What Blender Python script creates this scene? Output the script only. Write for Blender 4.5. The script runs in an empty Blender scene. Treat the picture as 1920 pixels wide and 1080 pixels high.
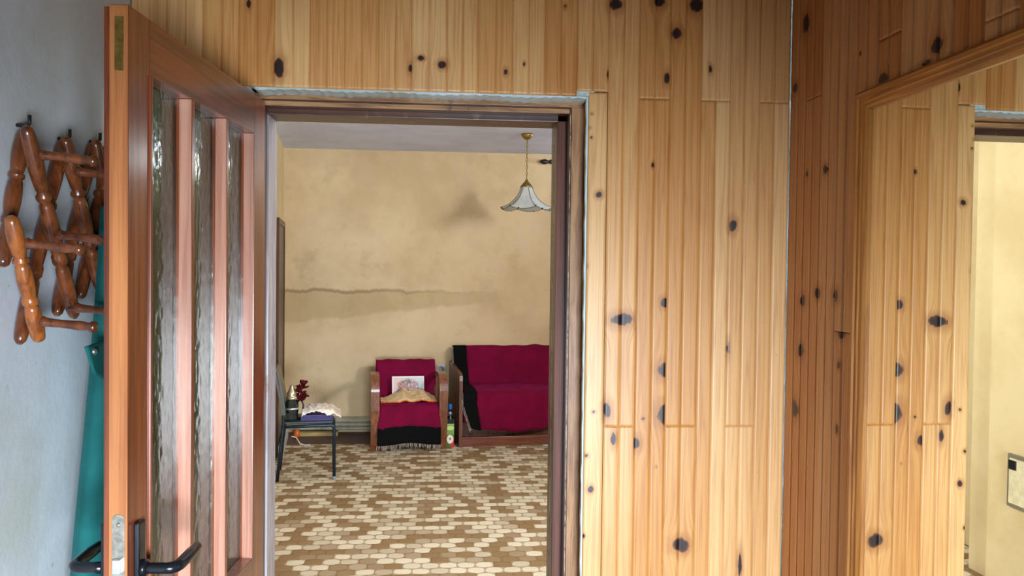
import bpy, bmesh, math, random
import numpy as np
from mathutils import Vector, Matrix
random.seed(7); rng = np.random.default_rng(7)
S = bpy.context.scene
C = S.collection
H = 1.62

# ------------------------------------------------------------------ camera
F = 1550.03
MC = Matrix(((0.99639626, 0.08421592, -0.01010768), (-0.08395485, 0.99618175, 0.02394805), (0.0120859, -0.02301316, 0.99966211)))
cam_d = bpy.data.cameras.new('camera'); cam = bpy.data.objects.new('camera', cam_d); C.objects.link(cam)
r3 = Matrix((MC.col[0], MC.col[2], -MC.col[1])).transposed()
cam.matrix_world = Matrix.Translation((0, 0, H)) @ r3.to_4x4()
cam_d.sensor_width = 36; cam_d.lens = 36 * F / 1920; cam_d.clip_start = 0.02
S.camera = cam

# ------------------------------------------------------------------ light, exposure
S.view_settings.view_transform = 'Standard'; S.view_settings.look = 'None'
S.view_settings.gamma = 1; S.view_settings.use_curve_mapping = False; S.view_settings.exposure = 0.0
S.cycles.use_denoising = True
S.cycles.max_bounces = 10
w = bpy.data.worlds.new('sky'); S.world = w; w.use_nodes = True
w.node_tree.nodes['Background'].inputs[0].default_value = (0.80, 0.90, 1.0, 1)
w.node_tree.nodes['Background'].inputs[1].default_value = 14.0

def area(name, loc, target, sx, sy, power, col, spread=180):
    l = bpy.data.lights.new(name, 'AREA'); l.shape = 'RECTANGLE'; l.size = sx; l.size_y = sy
    l.energy = power; l.color = col; l.spread = math.radians(spread)
    o = bpy.data.objects.new(name, l); C.objects.link(o); o.location = loc
    o.rotation_euler = (Vector(target) - Vector(loc)).to_track_quat('-Z', 'Y').to_euler()
    return o
area('entry_daylight', (0.45, -1.22, 0.85), (-0.52, 2.5, 0.14), 1.0, 0.9, 74, (0.75, 0.87, 1.0), 80)
area('room_daylight', (1.97, 3.5, 2.25), (-0.2, 7.0, 1.2), 0.32, 0.42, 82, (0.95, 0.97, 1.0))

# ------------------------------------------------------------------ helpers
def lin(r, g, b):
    f = lambda c: (c / 255 / 12.92) if c / 255 <= 0.04045 else ((c / 255 + 0.055) / 1.055) ** 2.4
    return (f(r), f(g), f(b), 1)

class NT:
    def __init__(s, name):
        s.m = bpy.data.materials.new(name); s.m.use_nodes = True
        s.t = s.m.node_tree; s.n = s.t.nodes; s.b = s.n['Principled BSDF']
    def node(s, typ, **kw):
        n = s.n.new(typ)
        for k, v in kw.items(): setattr(n, k, v)
        return n
    def put(s, sock, v):
        if isinstance(v, bpy.types.NodeSocket): s.t.links.new(v, sock)
        elif isinstance(v, bpy.types.Node): s.t.links.new(v.outputs[0], sock)
        elif v is not None: sock.default_value = v
    def math(s, op, a, b=None, c=None, clamp=False):
        n = s.node('ShaderNodeMath', operation=op, use_clamp=clamp)
        s.put(n.inputs[0], a); s.put(n.inputs[1], b); s.put(n.inputs[2], c)
        return n.outputs[0]
    def mix(s, fac, a, b, mode='MIX'):
        n = s.node('ShaderNodeMix', data_type='RGBA', blend_type=mode)
        s.put(n.inputs['Factor'], fac); s.put(n.inputs[6], a); s.put(n.inputs[7], b)
        return n.outputs[2]
    def mapr(s, v, a, b, c=0.0, d=1.0):
        n = s.node('ShaderNodeMapRange', interpolation_type='SMOOTHSTEP')
        s.put(n.inputs[0], v)
        for i, x in enumerate((a, b, c, d)): n.inputs[i + 1].default_value = x
        return n.outputs[0]
    def coord(s, which='Object', scale=(1, 1, 1)):
        tc = s.node('ShaderNodeTexCoord'); mp = s.node('ShaderNodeMapping')
        s.put(mp.inputs[0], tc.outputs[which]); mp.inputs['Scale'].default_value = scale
        return mp.outputs[0]
    def world(s, scale=(1, 1, 1)):
        g = s.node('ShaderNodeNewGeometry'); mp = s.node('ShaderNodeMapping')
        s.put(mp.inputs[0], g.outputs['Position']); mp.inputs['Scale'].default_value = scale
        return mp.outputs[0]
    def noise(s, vec, scale=1.0, detail=3, rough=0.55, dist=0.0):
        n = s.node('ShaderNodeTexNoise'); s.put(n.inputs['Vector'], vec)
        n.inputs['Scale'].default_value = scale; n.inputs['Detail'].default_value = detail
        n.inputs['Roughness'].default_value = rough; n.inputs['Distortion'].default_value = dist
        return n.outputs[0]
    def bump(s, h, strength=0.2, dist=0.01):
        n = s.node('ShaderNodeBump'); s.put(n.inputs['Height'], h)
        n.inputs['Strength'].default_value = strength; n.inputs['Distance'].default_value = dist
        s.put(s.b.inputs['Normal'], n.outputs[0])
    def fin(s, col=None, rough=0.5, metal=0.0, spec=0.5, coat=0.0, coat_r=0.2):
        s.put(s.b.inputs['Base Color'], col); s.put(s.b.inputs['Roughness'], rough)
        s.b.inputs['Metallic'].default_value = metal; s.b.inputs['Specular IOR Level'].default_value = spec
        s.b.inputs['Coat Weight'].default_value = coat; s.b.inputs['Coat Roughness'].default_value = coat_r
        return s.m

def mat_plain(name, col, rough=0.5, metal=0.0, var=0.12, vs=25, spec=0.5, coat=0.0, bump=0.0):
    t = NT(name); n = t.noise(t.coord(), vs, 4)
    dk = tuple(c * (1 - var) for c in col[:3]) + (1,); lt = tuple(min(1, c * (1 + var)) for c in col[:3]) + (1,)
    if bump: t.bump(n, bump, 0.003)
    return t.fin(t.mix(t.mapr(n, 0.3, 0.7), dk, lt), rough, metal, spec, coat)

def mat_wood(name, c1, c2, scale=(90, 90, 3), rough=0.35, coat=0.35, wear=None, coat_r=0.22):
    t = NT(name); v = t.coord('Object', scale)
    n = t.noise(v, 1.0, 5, 0.6, 0.6); n2 = t.noise(t.coord('Object', (5, 5, 1.1)), 1.0, 3)
    col = t.mix(t.mapr(n, 0.34, 0.68), c1, c2)
    col = t.mix(t.math('MULTIPLY', t.mapr(n2, 0.42, 0.7), 0.45), col, tuple(x * 0.45 for x in c1[:3]) + (1,))
    if wear:
        n3 = t.noise(t.coord('Object', (14, 14, 3.0)), 1.0, 6, 0.7)
        col = t.mix(t.mapr(n3, 0.6, 0.68), col, wear)
    t.bump(n, 0.12, 0.002)
    return t.fin(col, rough, 0, 0.5, coat, coat_r)

def mat_fabric(name, col, rough=0.9, sheen=0.3, var=0.15, vs=9, sheen_tint=None):
    t = NT(name); n = t.noise(t.coord(), vs, 4); fine = t.noise(t.coord(), 350, 2)
    dk = tuple(c * (1 - var) for c in col[:3]) + (1,); lt = tuple(min(1, c * (1 + var)) for c in col[:3]) + (1,)
    t.bump(fine, 0.3, 0.002)
    m = t.fin(t.mix(t.mapr(n, 0.3, 0.7), dk, lt), rough, 0, 0.15)
    t.b.inputs['Sheen Weight'].default_value = sheen
    t.b.inputs['Sheen Tint'].default_value = sheen_tint or (min(1, col[0] * 2), min(1, col[1] * 2), min(1, col[2] * 2), 1)
    t.b.inputs['Sheen Roughness'].default_value = 0.4
    return m

class MB:
    """collects shapes into one mesh; every shape may name a material slot"""
    def __init__(s): s.bm = bmesh.new(); s.mi = 0
    def _faces(s, fs, smooth=False):
        for f in fs: f.material_index = s.mi; f.smooth = smooth
    def box(s, x0, x1, y0, y1, z0, z1, bev=0.0, mat=None):
        b = bmesh.new(); r = bmesh.ops.create_cube(b, size=1)
        for v in b.verts: v.co = Vector(((x0 + x1) / 2 + v.co.x * (x1 - x0), (y0 + y1) / 2 + v.co.y * (y1 - y0), (z0 + z1) / 2 + v.co.z * (z1 - z0)))
        if bev: bmesh.ops.bevel(b, geom=b.edges[:], offset=bev, segments=2, affect='EDGES', profile=0.6)
        if mat is not None: bmesh.ops.transform(b, matrix=mat, verts=b.verts)
        s.merge(b); return s
    def merge(s, b, smooth=False):
        mp = {v: s.bm.verts.new(v.co) for v in b.verts}
        for f in b.faces:
            try: nf = s.bm.faces.new([mp[v] for v in f.verts]); nf.material_index = s.mi; nf.smooth = smooth or f.smooth
            except ValueError: pass
        b.free()
    def quad(s, *p):
        f = s.bm.faces.new([s.bm.verts.new(q) for q in p]); s._faces([f]); return s
    def tube(s, pts, rad, n=10, caps=True, flat=None):
        """rad: number or list; flat=(w,h) makes a rectangular/elliptic band"""
        pts = [Vector(p) for p in pts]; rings = []
        rad = rad if isinstance(rad, (list, tuple)) else [rad] * len(pts)
        up = None
        for i, p in enumerate(pts):
            d = (pts[min(i + 1, len(pts) - 1)] - pts[max(i - 1, 0)]).normalized()
            if up is None:
                up = Vector((0, 0, 1)) if abs(d.z) < 0.9 else Vector((1, 0, 0))
            a = d.cross(up)
            if a.length < 1e-4: a = d.cross(Vector((0, 1, 0)))
            a.normalize(); b = a.cross(d).normalized(); up = b
            ring = []
            for k in range(n):
                t = 2 * math.pi * k / n
                ring.append(s.bm.verts.new(p + (a * math.cos(t) + b * math.sin(t)) * rad[i]))
            rings.append(ring)
        fs = []
        for i in range(len(rings) - 1):
            for k in range(n):
                fs.append(s.bm.faces.new((rings[i][k], rings[i][(k + 1) % n], rings[i + 1][(k + 1) % n], rings[i + 1][k])))
        s._faces(fs, True)
        if caps: s._faces([s.bm.faces.new(rings[0][::-1]), s.bm.faces.new(rings[-1])])
        return s
    def band(s, path, x0, x1, th):
        """flat band: path of (y,z), thickness th, spanning x0..x1"""
        P = [Vector((0, a, b)) for a, b in path]; rings = []
        for i, p in enumerate(P):
            d = (P[min(i + 1, len(P) - 1)] - P[max(i - 1, 0)]).normalized(); nrm = Vector((0, -d.z, d.y)) * th / 2
            rings.append([s.bm.verts.new((x, q.y, q.z)) for x, q in ((x0, p - nrm), (x1, p - nrm), (x1, p + nrm), (x0, p + nrm))])
        fs = []
        for i in range(len(rings) - 1):
            for k in range(4): fs.append(s.bm.faces.new((rings[i][k], rings[i][(k + 1) % 4], rings[i + 1][(k + 1) % 4], rings[i + 1][k])))
        fs += [s.bm.faces.new(rings[0][::-1]), s.bm.faces.new(rings[-1])]
        s._faces(fs); return s
    def lathe(s, prof, c=(0, 0, 0), n=24, axis='z', smooth=True, mod=None):
        rings = []
        for r, h in prof:
            ring = []
            for k in range(n):
                t = 2 * math.pi * k / n; rr, hh = (r, h) if mod is None else mod(r, h, t)
                q = (rr * math.cos(t), rr * math.sin(t), hh) if axis == 'z' else ((hh, rr * math.cos(t), rr * math.sin(t)) if axis == 'x' else (rr * math.cos(t), hh, rr * math.sin(t)))
                ring.append(s.bm.verts.new(Vector(c) + Vector(q)))
            rings.append(ring)
        fs = []
        for i in range(len(rings) - 1):
            for k in range(n): fs.append(s.bm.faces.new((rings[i][k], rings[i][(k + 1) % n], rings[i + 1][(k + 1) % n], rings[i + 1][k])))
        s._faces(fs, smooth)
        for rg, p in ((rings[0], prof[0]), (rings[-1], prof[-1])):
            if 1e-6 < p[0] and mod is None: s._faces([s.bm.faces.new(rg)])
        return s
    def prism(s, poly, h0, h1, axis='z'):
        f3 = {'z': lambda a, b, h: (a, b, h), 'y': lambda a, b, h: (a, h, b), 'x': lambda a, b, h: (h, a, b)}[axis]
        A = [s.bm.verts.new(f3(a, b, h0)) for a, b in poly]; B = [s.bm.verts.new(f3(a, b, h1)) for a, b in poly]
        n = len(poly); fs = [s.bm.faces.new(A[::-1]), s.bm.faces.new(B)]
        fs += [s.bm.faces.new((A[i], A[(i + 1) % n], B[(i + 1) % n], B[i])) for i in range(n)]
        s._faces(fs); return s
    def sheet(s, fn, nu, nv, th=0.006):
        """thick cloth: fn(u,v)->point"""
        G = [[Vector(fn(i / nu, j / nv)) for j in range(nv + 1)] for i in range(nu + 1)]
        def nrm(i, j):
            a = G[min(i + 1, nu)][j] - G[max(i - 1, 0)][j]; b = G[i][min(j + 1, nv)] - G[i][max(j - 1, 0)]
            c = a.cross(b); return c.normalized() if c.length > 1e-9 else Vector((0, 0, 1))
        T = [[s.bm.verts.new(G[i][j] + nrm(i, j) * th / 2) for j in range(nv + 1)] for i in range(nu + 1)]
        B = [[s.bm.verts.new(G[i][j] - nrm(i, j) * th / 2) for j in range(nv + 1)] for i in range(nu + 1)]
        fs = []
        for i in range(nu):
            for j in range(nv):
                fs.append(s.bm.faces.new((T[i][j], T[i + 1][j], T[i + 1][j + 1], T[i][j + 1])))
                fs.append(s.bm.faces.new((B[i][j], B[i][j + 1], B[i + 1][j + 1], B[i + 1][j])))
        for i in range(nu):
            fs.append(s.bm.faces.new((T[i][0], B[i][0], B[i + 1][0], T[i + 1][0]))); fs.append(s.bm.faces.new((T[i][nv], T[i + 1][nv], B[i + 1][nv], B[i][nv])))
        for j in range(nv):
            fs.append(s.bm.faces.new((T[0][j], T[0][j + 1], B[0][j + 1], B[0][j]))); fs.append(s.bm.faces.new((T[nu][j], B[nu][j], B[nu][j + 1], T[nu][j + 1])))
        s._faces(fs, True); return s
    def build(s, name, mats, parent=None, mw=None, fix=True):
        if fix: bmesh.ops.recalc_face_normals(s.bm, faces=s.bm.faces[:])
        me = bpy.data.meshes.new(name); s.bm.to_mesh(me); s.bm.free()
        for m in (mats if isinstance(mats, (list, tuple)) else [mats]): me.materials.append(m)
        o = bpy.data.objects.new(name, me); C.objects.link(o)
        if parent is not None: o.parent = parent
        if mw is not None: o.matrix_world = mw
        return o

def tag(o, label=None, cat=None, group=None, kind=None):
    for k, v in (('label', label), ('category', cat), ('group', group), ('kind', kind)):
        if v: o[k] = v
    return o
def empty(name, loc, rz=0.0):
    o = bpy.data.objects.new(name, None); C.objects.link(o); o.location = loc; o.rotation_euler = (0, 0, rz); o.empty_display_size = 0.05
    return o
def struct(o): o['kind'] = 'structure'; return o
def wob(x, y, s=1.0): return math.sin(x * 7.1 * s + 1.3) * math.cos(y * 5.3 * s) + 0.5 * math.sin(x * 17.0 * s + y * 11.0 * s)

# ------------------------------------------------------------------ materials of the setting
def mat_pine(name, light, dark, sat=1.0):
    t = NT(name)
    a = t.node('ShaderNodeAttribute', attribute_name='grain'); k = t.node('ShaderNodeAttribute', attribute_name='knot'); tn = t.node('ShaderNodeAttribute', attribute_name='tone')
    mp = t.node('ShaderNodeMapping'); t.put(mp.inputs[0], a.outputs['Vector']); mp.inputs['Scale'].default_value = (42, 1.1, 1)
    n1 = t.noise(mp.outputs[0], 1.0, 2, 0.5, 0.25)
    mp2 = t.node('ShaderNodeMapping'); t.put(mp2.inputs[0], a.outputs['Vector']); mp2.inputs['Scale'].default_value = (260, 5.0, 1)
    n2 = t.noise(mp2.outputs[0], 1.0, 3, 0.6)
    rings = t.math('PINGPONG', t.math('MULTIPLY', n1, 5.0), 0.5)
    g = t.math('ADD', t.math('MULTIPLY', t.math('POWER', t.math('MULTIPLY', rings, 2.0), 2.2), 0.36), t.math('MULTIPLY', t.mapr(n2, 0.35, 0.75), 0.20))
    col = t.mix(g, light, dark)
    big = t.noise(t.world((3, 3, 1.2)), 1.0, 4, 0.6)
    col = t.mix(t.math('MULTIPLY', t.mapr(big, 0.50, 0.74), 0.35), col, dark)
    hs = t.node('ShaderNodeHueSaturation'); t.put(hs.inputs['Color'], col)
    t.put(hs.inputs['Value'], t.mapr(tn.outputs['Fac'], 0, 1, 0.86, 1.10)); t.put(hs.inputs['Saturation'], t.mapr(tn.outputs['Fac'], 0, 1, 1.06, 0.92)); t.put(hs.inputs['Hue'], t.mapr(tn.outputs['Fac'], 0, 1, 0.493, 0.506))
    col = hs.outputs[0]
    kd = t.math('ADD', k.outputs['Fac'], t.math('ADD', t.math('MULTIPLY', t.math('SUBTRACT', n2, 0.5), 0.5), t.math('MULTIPLY', t.math('SUBTRACT', t.noise(t.world((38, 38, 30)), 1.0, 2), 0.5), 1.1)))
    col = t.mix(t.mapr(kd, 1.0, 2.6, 0.5, 0.0), col, lin(158, 92, 40))
    col = t.mix(t.mapr(kd, 0.85, 1.15, 1.0, 0.0), col, lin(84, 46, 30))
    col = t.mix(t.mapr(kd, 0.55, 0.95, 1.0, 0.0), col, lin(44, 27, 24))
    speck = t.noise(t.world((60, 60, 60)), 1.0, 2)
    col = t.mix(t.mapr(speck, 0.74, 0.80, 0, 0.5), col, lin(90, 50, 25))
    t.bump(g, 0.10, 0.0015)
    return t.fin(col, 0.42, 0, 0.45, 0.15, 0.3)
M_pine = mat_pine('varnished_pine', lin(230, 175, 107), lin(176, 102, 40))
M_pine_shaded = mat_pine('varnished_pine_side_shaded', lin(212, 148, 88), lin(158, 86, 36))  # same pine, darkened and reddened to stand for grazing light on this wall

def mat_plaster(name, base, patch, bumps=0.25, spots=None):
    t = NT(name); v = t.world()
    n = t.noise(v, 2.2, 6, 0.6); f = t.noise(v, 60, 3)
    col = t.mix(t.mapr(n, 0.38, 0.68), base, patch)
    if spots:
        col = t.mix(t.mapr(t.noise(v, 24, 3), 0.70, 0.78, 0, 0.6), col, spots)
    t.bump(t.math('ADD', t.noise(v, 9, 4), t.math('MULTIPLY', f, 0.4)), bumps, 0.012)
    return t.fin(col, 0.8, 0, 0.25)
M_white_wall = mat_plaster('white_distemper_wall', lin(214, 217, 221), lin(198, 198, 190), 0.12, lin(150, 140, 110))
M_cream_wall = mat_plaster('cream_wall', lin(226, 206, 160), lin(214, 190, 142), 0.12)
M_ceiling = mat_plaster('ceiling_paint', lin(216, 224, 248), lin(204, 210, 236), 0.1)
M_plaster = mat_plaster('raw_plaster_edge', lin(216, 230, 232), lin(176, 182, 172), 0.5, lin(120, 92, 58))

def mat_far_wall():
    t = NT('stained_cream_wall'); v = t.world(); sx = t.node('ShaderNodeSeparateXYZ'); t.put(sx.inputs[0], v)
    X, Z = sx.outputs[0], sx.outputs[2]
    n = t.noise(v, 1.3, 5, 0.6); n2 = t.noise(t.world((3.5, 3.5, 3.5)), 1, 6, 0.65)
    col = t.mix(t.mapr(n, 0.36, 0.66), lin(222, 198, 158), lin(202, 176, 136))
    col = t.mix(t.mapr(n2, 0.52, 0.72, 0, 0.35), col, lin(176, 156, 112))
    wav = t.math('MULTIPLY', t.math('SUBTRACT', t.noise(t.world((4.5, 1, 0)), 1.0, 5, 0.7), 0.5), 0.10)
    zt = t.math('ADD', Z, wav)
    top = t.mapr(zt, 1.385, 1.395, 1.0, 0.0)
    lowz = t.math('ADD', 1.235, t.math('MULTIPLY', t.math('SUBTRACT', t.math('MULTIPLY', X, 0.11), 0.0), 1.0))
    bot = t.mapr(t.math('SUBTRACT', zt, lowz), -0.02, 0.02, 0.0, 1.0)
    fade = t.mapr(X, 0.0, 0.8, 1.0, 0.0)
    band = t.math('MULTIPLY', t.math('MULTIPLY', top, bot), fade)
    col = t.mix(t.math('MULTIPLY', band, 0.36), col, lin(160, 136, 88))
    line = t.math('MULTIPLY', t.mapr(t.math('ABSOLUTE', t.math('SUBTRACT', zt, 1.385)), 0.003, 0.028, 1.0, 0.0), t.mapr(X, -1.0, 0.5, 1.0, 0.0))
    col = t.mix(t.math('MULTIPLY', line, 0.55), col, lin(116, 92, 56))
    mold = t.math('MULTIPLY', t.mapr(n2, 0.48, 0.66), t.math('MULTIPLY', t.mapr(Z, 1.36, 1.5, 0, 1), t.math('MULTIPLY', t.mapr(Z, 1.6, 2.1, 1, 0), t.mapr(X, -1.1, 0.2, 1, 0))))
    col = t.mix(t.math('MULTIPLY', mold, 0.16), col, lin(138, 122, 86))
    t.bump(t.noise(v, 40, 3), 0.08, 0.01)
    return t.fin(col, 0.85, 0, 0.2)
M_far = mat_far_wall()
M_floor = mat_wood('dark_red_floor_paint', lin(74, 34, 36), lin(52, 26, 30), (3, 60, 60), 0.5, 0.1)
M_frame_dark = mat_wood('old_brown_door_frame', lin(84, 46, 26), lin(50, 26, 15), (80, 80, 4), 0.45, 0.25, lin(128, 98, 74))
M_door_red = mat_wood('reddish_stop', lin(112, 58, 36), lin(78, 38, 22), (70, 70, 2.2), 0.6, 0.0)
M_frame_worn = mat_wood('worn_door_frame_edge', lin(190, 140, 92), lin(136, 90, 56), (70, 70, 6), 0.55, 0.1, lin(176, 160, 146))

# ------------------------------------------------------------------ plank cladding
def cladding(name, planks, knots, origin, ud, nd, mat, parent, bev=0.0015, dep=0.0045):
    """planks: (u0,u1,z0,z1,tone,board); knots: (u,z,ru,rz,side). ud along the wall, nd out of it"""
    V = []; Fc = []; G = []; K = []; T = []; base = 0
    o = np.array(origin); ud = np.array(ud); nd = np.array(nd)
    for pi, (u0, u1, z0, z1, tone, bid) in enumerate(planks):
        inner = max(3, int(round((u1 - u0) / 0.0065)))
        us = np.concatenate([[u0], np.linspace(u0 + bev, u1 - bev, inner), [u1]]); ds = np.array([-dep] + [0] * inner + [-dep])
        fine0, fine1 = max(z0, 0.45), min(z1, 2.62)
        zs = [z0] + ([z0 + 0.0012] if True else [])
        if fine1 > fine0: zs += list(np.arange(max(fine0, z0 + 0.008), min(fine1, z1 - 0.004), 0.0075))
        zs += [z1 - 0.0012, z1]; zs = np.array(zs); zd = np.zeros(len(zs)); zd[0] = zd[-1] = -dep
        U, Z = np.meshgrid(us, zs); Dp = np.minimum(np.tile(ds, (len(zs), 1)), zd[:, None])
        P = o + U[..., None] * ud + Dp[..., None] * nd; P[..., 2] += Z
        gx = U.copy(); kn = np.full(U.shape, 4.0)
        for (ku, kz, ru, rz, side) in knots:
            if ku < u0 - 0.02 or ku > u1 + 0.02 or kz < z0 or kz > z1: continue
            if side == 'L' and u0 > ku - 0.012: continue
            if side == 'R' and u1 < ku + 0.012: continue
            d = np.sqrt(((U - ku) / ru) ** 2 + ((Z - kz) / rz) ** 2)
            kn = np.minimum(kn, d)
            e = np.exp(-((U - ku) / (2.6 * ru)) ** 2 - ((Z - kz) / (3.2 * rz)) ** 2)
            gx = gx - (U - ku) * 0.75 * e
        V.append(P.reshape(-1, 3)); G.append(np.stack([gx + bid * 3.17, Z + bid * 1.7, np.full(U.shape, bid * 5.3)], -1).reshape(-1, 3)); K.append(kn.ravel()); T.append(np.full(U.size, tone))
        a, b = U.shape; idx = np.arange(a * b).reshape(a, b) + base
        q = np.stack([idx[:-1, :-1], idx[:-1, 1:], idx[1:, 1:], idx[1:, :-1]], -1).reshape(-1, 4); Fc.append(q); base += a * b
    V = np.concatenate(V); Fc = np.concatenate(Fc)
    if np.dot(np.cross(ud, [0, 0, 1]), nd) < 0: Fc = Fc[:, ::-1]
    me = bpy.data.meshes.new(name)
    me.vertices.add(len(V)); me.vertices.foreach_set('co', V.astype(np.float32).ravel())
    me.loops.add(Fc.size); me.loops.foreach_set('vertex_index', Fc.astype(np.int32).ravel())
    me.polygons.add(len(Fc)); me.polygons.foreach_set('loop_start', np.arange(0, Fc.size, 4, dtype=np.int32))
    me.update(calc_edges=True); me.validate()
    for nm, tp, arr, key in (('grain', 'FLOAT_VECTOR', np.concatenate(G), 'vector'), ('knot', 'FLOAT', np.concatenate(K), 'value'), ('tone', 'FLOAT', np.concatenate(T), 'value')):
        at = me.attributes.new(nm, tp, 'POINT'); at.data.foreach_set(key, arr.astype(np.float32).ravel())
    me.materials.append(mat)
    ob = bpy.data.objects.new(name, me); C.objects.link(ob); ob.parent = parent
    return ob

def pray(px, py):
    v = MC @ Vector(((px - 960) / F, 1, (540 - py) / F)); return v
def front_pt(px, py, Y=2.5):
    v = pray(px, py); return (v.x * Y / v.y, H + v.z * Y / v.y)
PHI = 0.018911; W = 1.07127
UR = Vector((math.sin(PHI), -math.cos(PHI), 0)); NR = Vector((-math.cos(PHI), -math.sin(PHI), 0))   # along the right wall toward the hall, out of it
def right_pt(px, py):
    v = pray(px, py); n = -NR; c = Vector((W, 2.5, 0)); k = n.dot(c) / n.dot(v); q = v * k
    return ((q - c).dot(UR), q.z + H)

CEIL = 2.765; TH = 2.78
# wall between hall and room: plaster core with a door opening, pine cladding on the hall side
OX0, OX1, OZ = -0.575, 0.447, 2.150
b = MB(); b.box(-1.6, OX0, 2.542, TH, 0, CEIL); b.box(OX1, 2.2, 2.542, TH, 0, CEIL); b.box(OX0, OX1, 2.542, TH, OZ, CEIL)
wall_front = struct(b.build('wall_front', M_plaster))
grooves = [front_pt(p, 95)[0] for p in (312, 347, 379, 415, 447, 482, 514, 548, 580, 612, 645, 678, 710, 741, 772, 804, 837, 868, 896, 930, 961, 992, 1022, 1052, 1083, 1113, 1142, 1171, 1200, 1230, 1258, 1287, 1317, 1345, 1372, 1399, 1427, 1455)]
grooves = [grooves[0] - 0.05 * 2, grooves[0] - 0.05] + grooves + [W]
planks = []; last = {}
zj, zl = 2.146, 1.138
def tone(b, k):
    last.setdefault((b, k), rng.uniform(0.1, 0.9)); return last[(b, k)]
for i in range(len(grooves) - 1):
    u0, u1 = grooves[i], grooves[i + 1]; bd = (i - 28) // 2 if i >= 28 else (i // 2) - 60
    if u1 < 0.50 + 0.002:                     # over the door
        planks.append((u0, u1, OZ - 0.002 if u1 < 0.45 else 2.163, CEIL, tone(bd, 'u'), bd * 2 + 1))
    else:
        z = zl if bd % 2 == 0 else zj
        tl = 0.95 if (bd in (3, 5) and i % 2) else tone(bd, 'l')
        planks.append((u0, u1, z, CEIL, tone(bd, 'u'), bd * 2 + 1)); planks.append((u0, u1, 0.0, z, tl, bd * 2 + 31))
x_b0 = front_pt(1141, 95)[0]
planks.append((0.4395, x_b0, 0.0, 2.161, 0.75, 77))
kpx = [(1155, 8, 11, 11, ''), (1237, 3, 11, 9, ''), (1306, 10, 13, 13, 'L'), (1269, 62, 10, 10, ''), (1250, 147, 5, 11, ''), (1332, 130, 3, 8, ''), (1141, 140, 3, 9, 'L'), (523, 127, 9, 17, ''), (769, 128, 3.5, 8, ''), (789, 109, 6, 4, ''), (829, 121, 7, 7, ''), (948, 135, 4, 6, ''), (983, 120, 2.5, 4, ''),
       (466, 8, 4, 8, ''), (1123, 365, 6, 6, ''), (1097, 499, 4, 4, ''), (1224, 310, 3, 5, ''), (1374, 422, 7, 12, ''), (1166, 600, 20, 11, ''), (1247, 567, 8, 9, 'L'), (1365, 652, 3, 16, ''), (1247, 694, 13, 14, 'L'), (1247, 776, 14, 18, 'L'), (1138, 769, 7, 15, ''), (1206, 785, 3, 3, ''), (1113, 772, 3, 3, ''),
       (1188, 831, 12, 11, 'R'), (1150, 822, 5, 13, ''), (1100, 854, 4, 4, ''), (1107, 918, 5, 6, ''), (1095, 1005, 3, 4, ''), (1277, 1022, 15, 13, ''), (1387, 1060, 4, 24, ''), (1110, 213, 2.5, 2.5, ''), (1106, 240, 2.5, 2.5, ''), (1109, 258, 2.5, 2.5, ''), (1230, 875, 2, 3, ''), (1060, 12, 3, 5, '')]
knots = []
for (px, py, rx, ry, sd) in kpx:
    u, z = front_pt(px, py); knots.append((u, z, rx / 605, ry / 605, sd))
cladding('pine_cladding', planks, knots, (0, 2.5, 0), (1, 0, 0), (0, -1, 0), M_pine, wall_front)

b = MB(); b.box(0.457, 0.47, 2.506, 2.542, 0, 2.158); b.box(-0.91, 0.446, 2.506, 2.542, 2.166, 2.18); b.box(0.47, W, 2.508, 2.542, 0, CEIL); b.box(-0.91, 0.447, 2.508, 2.542, 2.18, CEIL)
b.build('board_backing', M_frame_dark, wall_front)
# right wall of the hall
b = MB()
def rbox(bb, u0, u1, d0, d1, z0, z1, bev=0.0):
    mw = Matrix((( UR.x, NR.x, 0, W), (UR.y, NR.y, 0, 2.5), (0, 0, 1, 0), (0, 0, 0, 1)))
    bb.box(u0, u1, d0, d1, z0, z1, bev, mw)
rbox(b, -0.012, 4.75, -0.12, -0.012, 0, CEIL)
wall_right = struct(b.build('wall_right', M_plaster))
planks = []; kn = []
g0 = [0.0] + [0.056 + 0.0495 * i for i in range(48)]
for i in range(len(g0) - 1):
    bd = i // 2; z = [None, 2.13, None, 1.46, None, 2.2, 1.3, None][bd % 8]
    if z is None: planks.append((g0[i], g0[i + 1], 0, CEIL, tone(bd, 'r'), bd * 2 + 200))
    else:
        planks.append((g0[i], g0[i + 1], z, CEIL, tone(bd, 'ru'), bd * 2 + 200)); planks.append((g0[i], g0[i + 1], 0, z, tone(bd, 'rl'), bd * 2 + 231))
planks.append((g0[-1], 4.7, 0, CEIL, 0.5, 400))
for (px, py, rx, ry, sd) in [(1511, 44, .022, 18, ''), (1491, 165, .016, 9, ''), (1547, 318, .012, 8, ''), (1513, 327, .008, 6, ''), (1504, 563, .018, 11, ''), (1533, 550, .016, 10, ''), (1567, 555, .016, 11, ''), (1501, 657, .018, 13, ''), (1491, 766, .024, 15, ''), (1578, 625, .022, 10, ''), (1572, 685, .008, 7, ''), (1569, 805, .007, 8, ''), (1757, 85, .018, 11, ''), (1737, 118, .02, 4, ''), (1655, 148, .02, 8, ''), (1613, 100, .006, 4, '')]:
    u, z = right_pt(px, py); kn.append((u, z, rx, ry / 640, sd))
cladding('pine_cladding', planks, kn, (W, 2.5, 0), UR, NR, M_pine_shaded, wall_right, 0.0055, 0.007)

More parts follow.
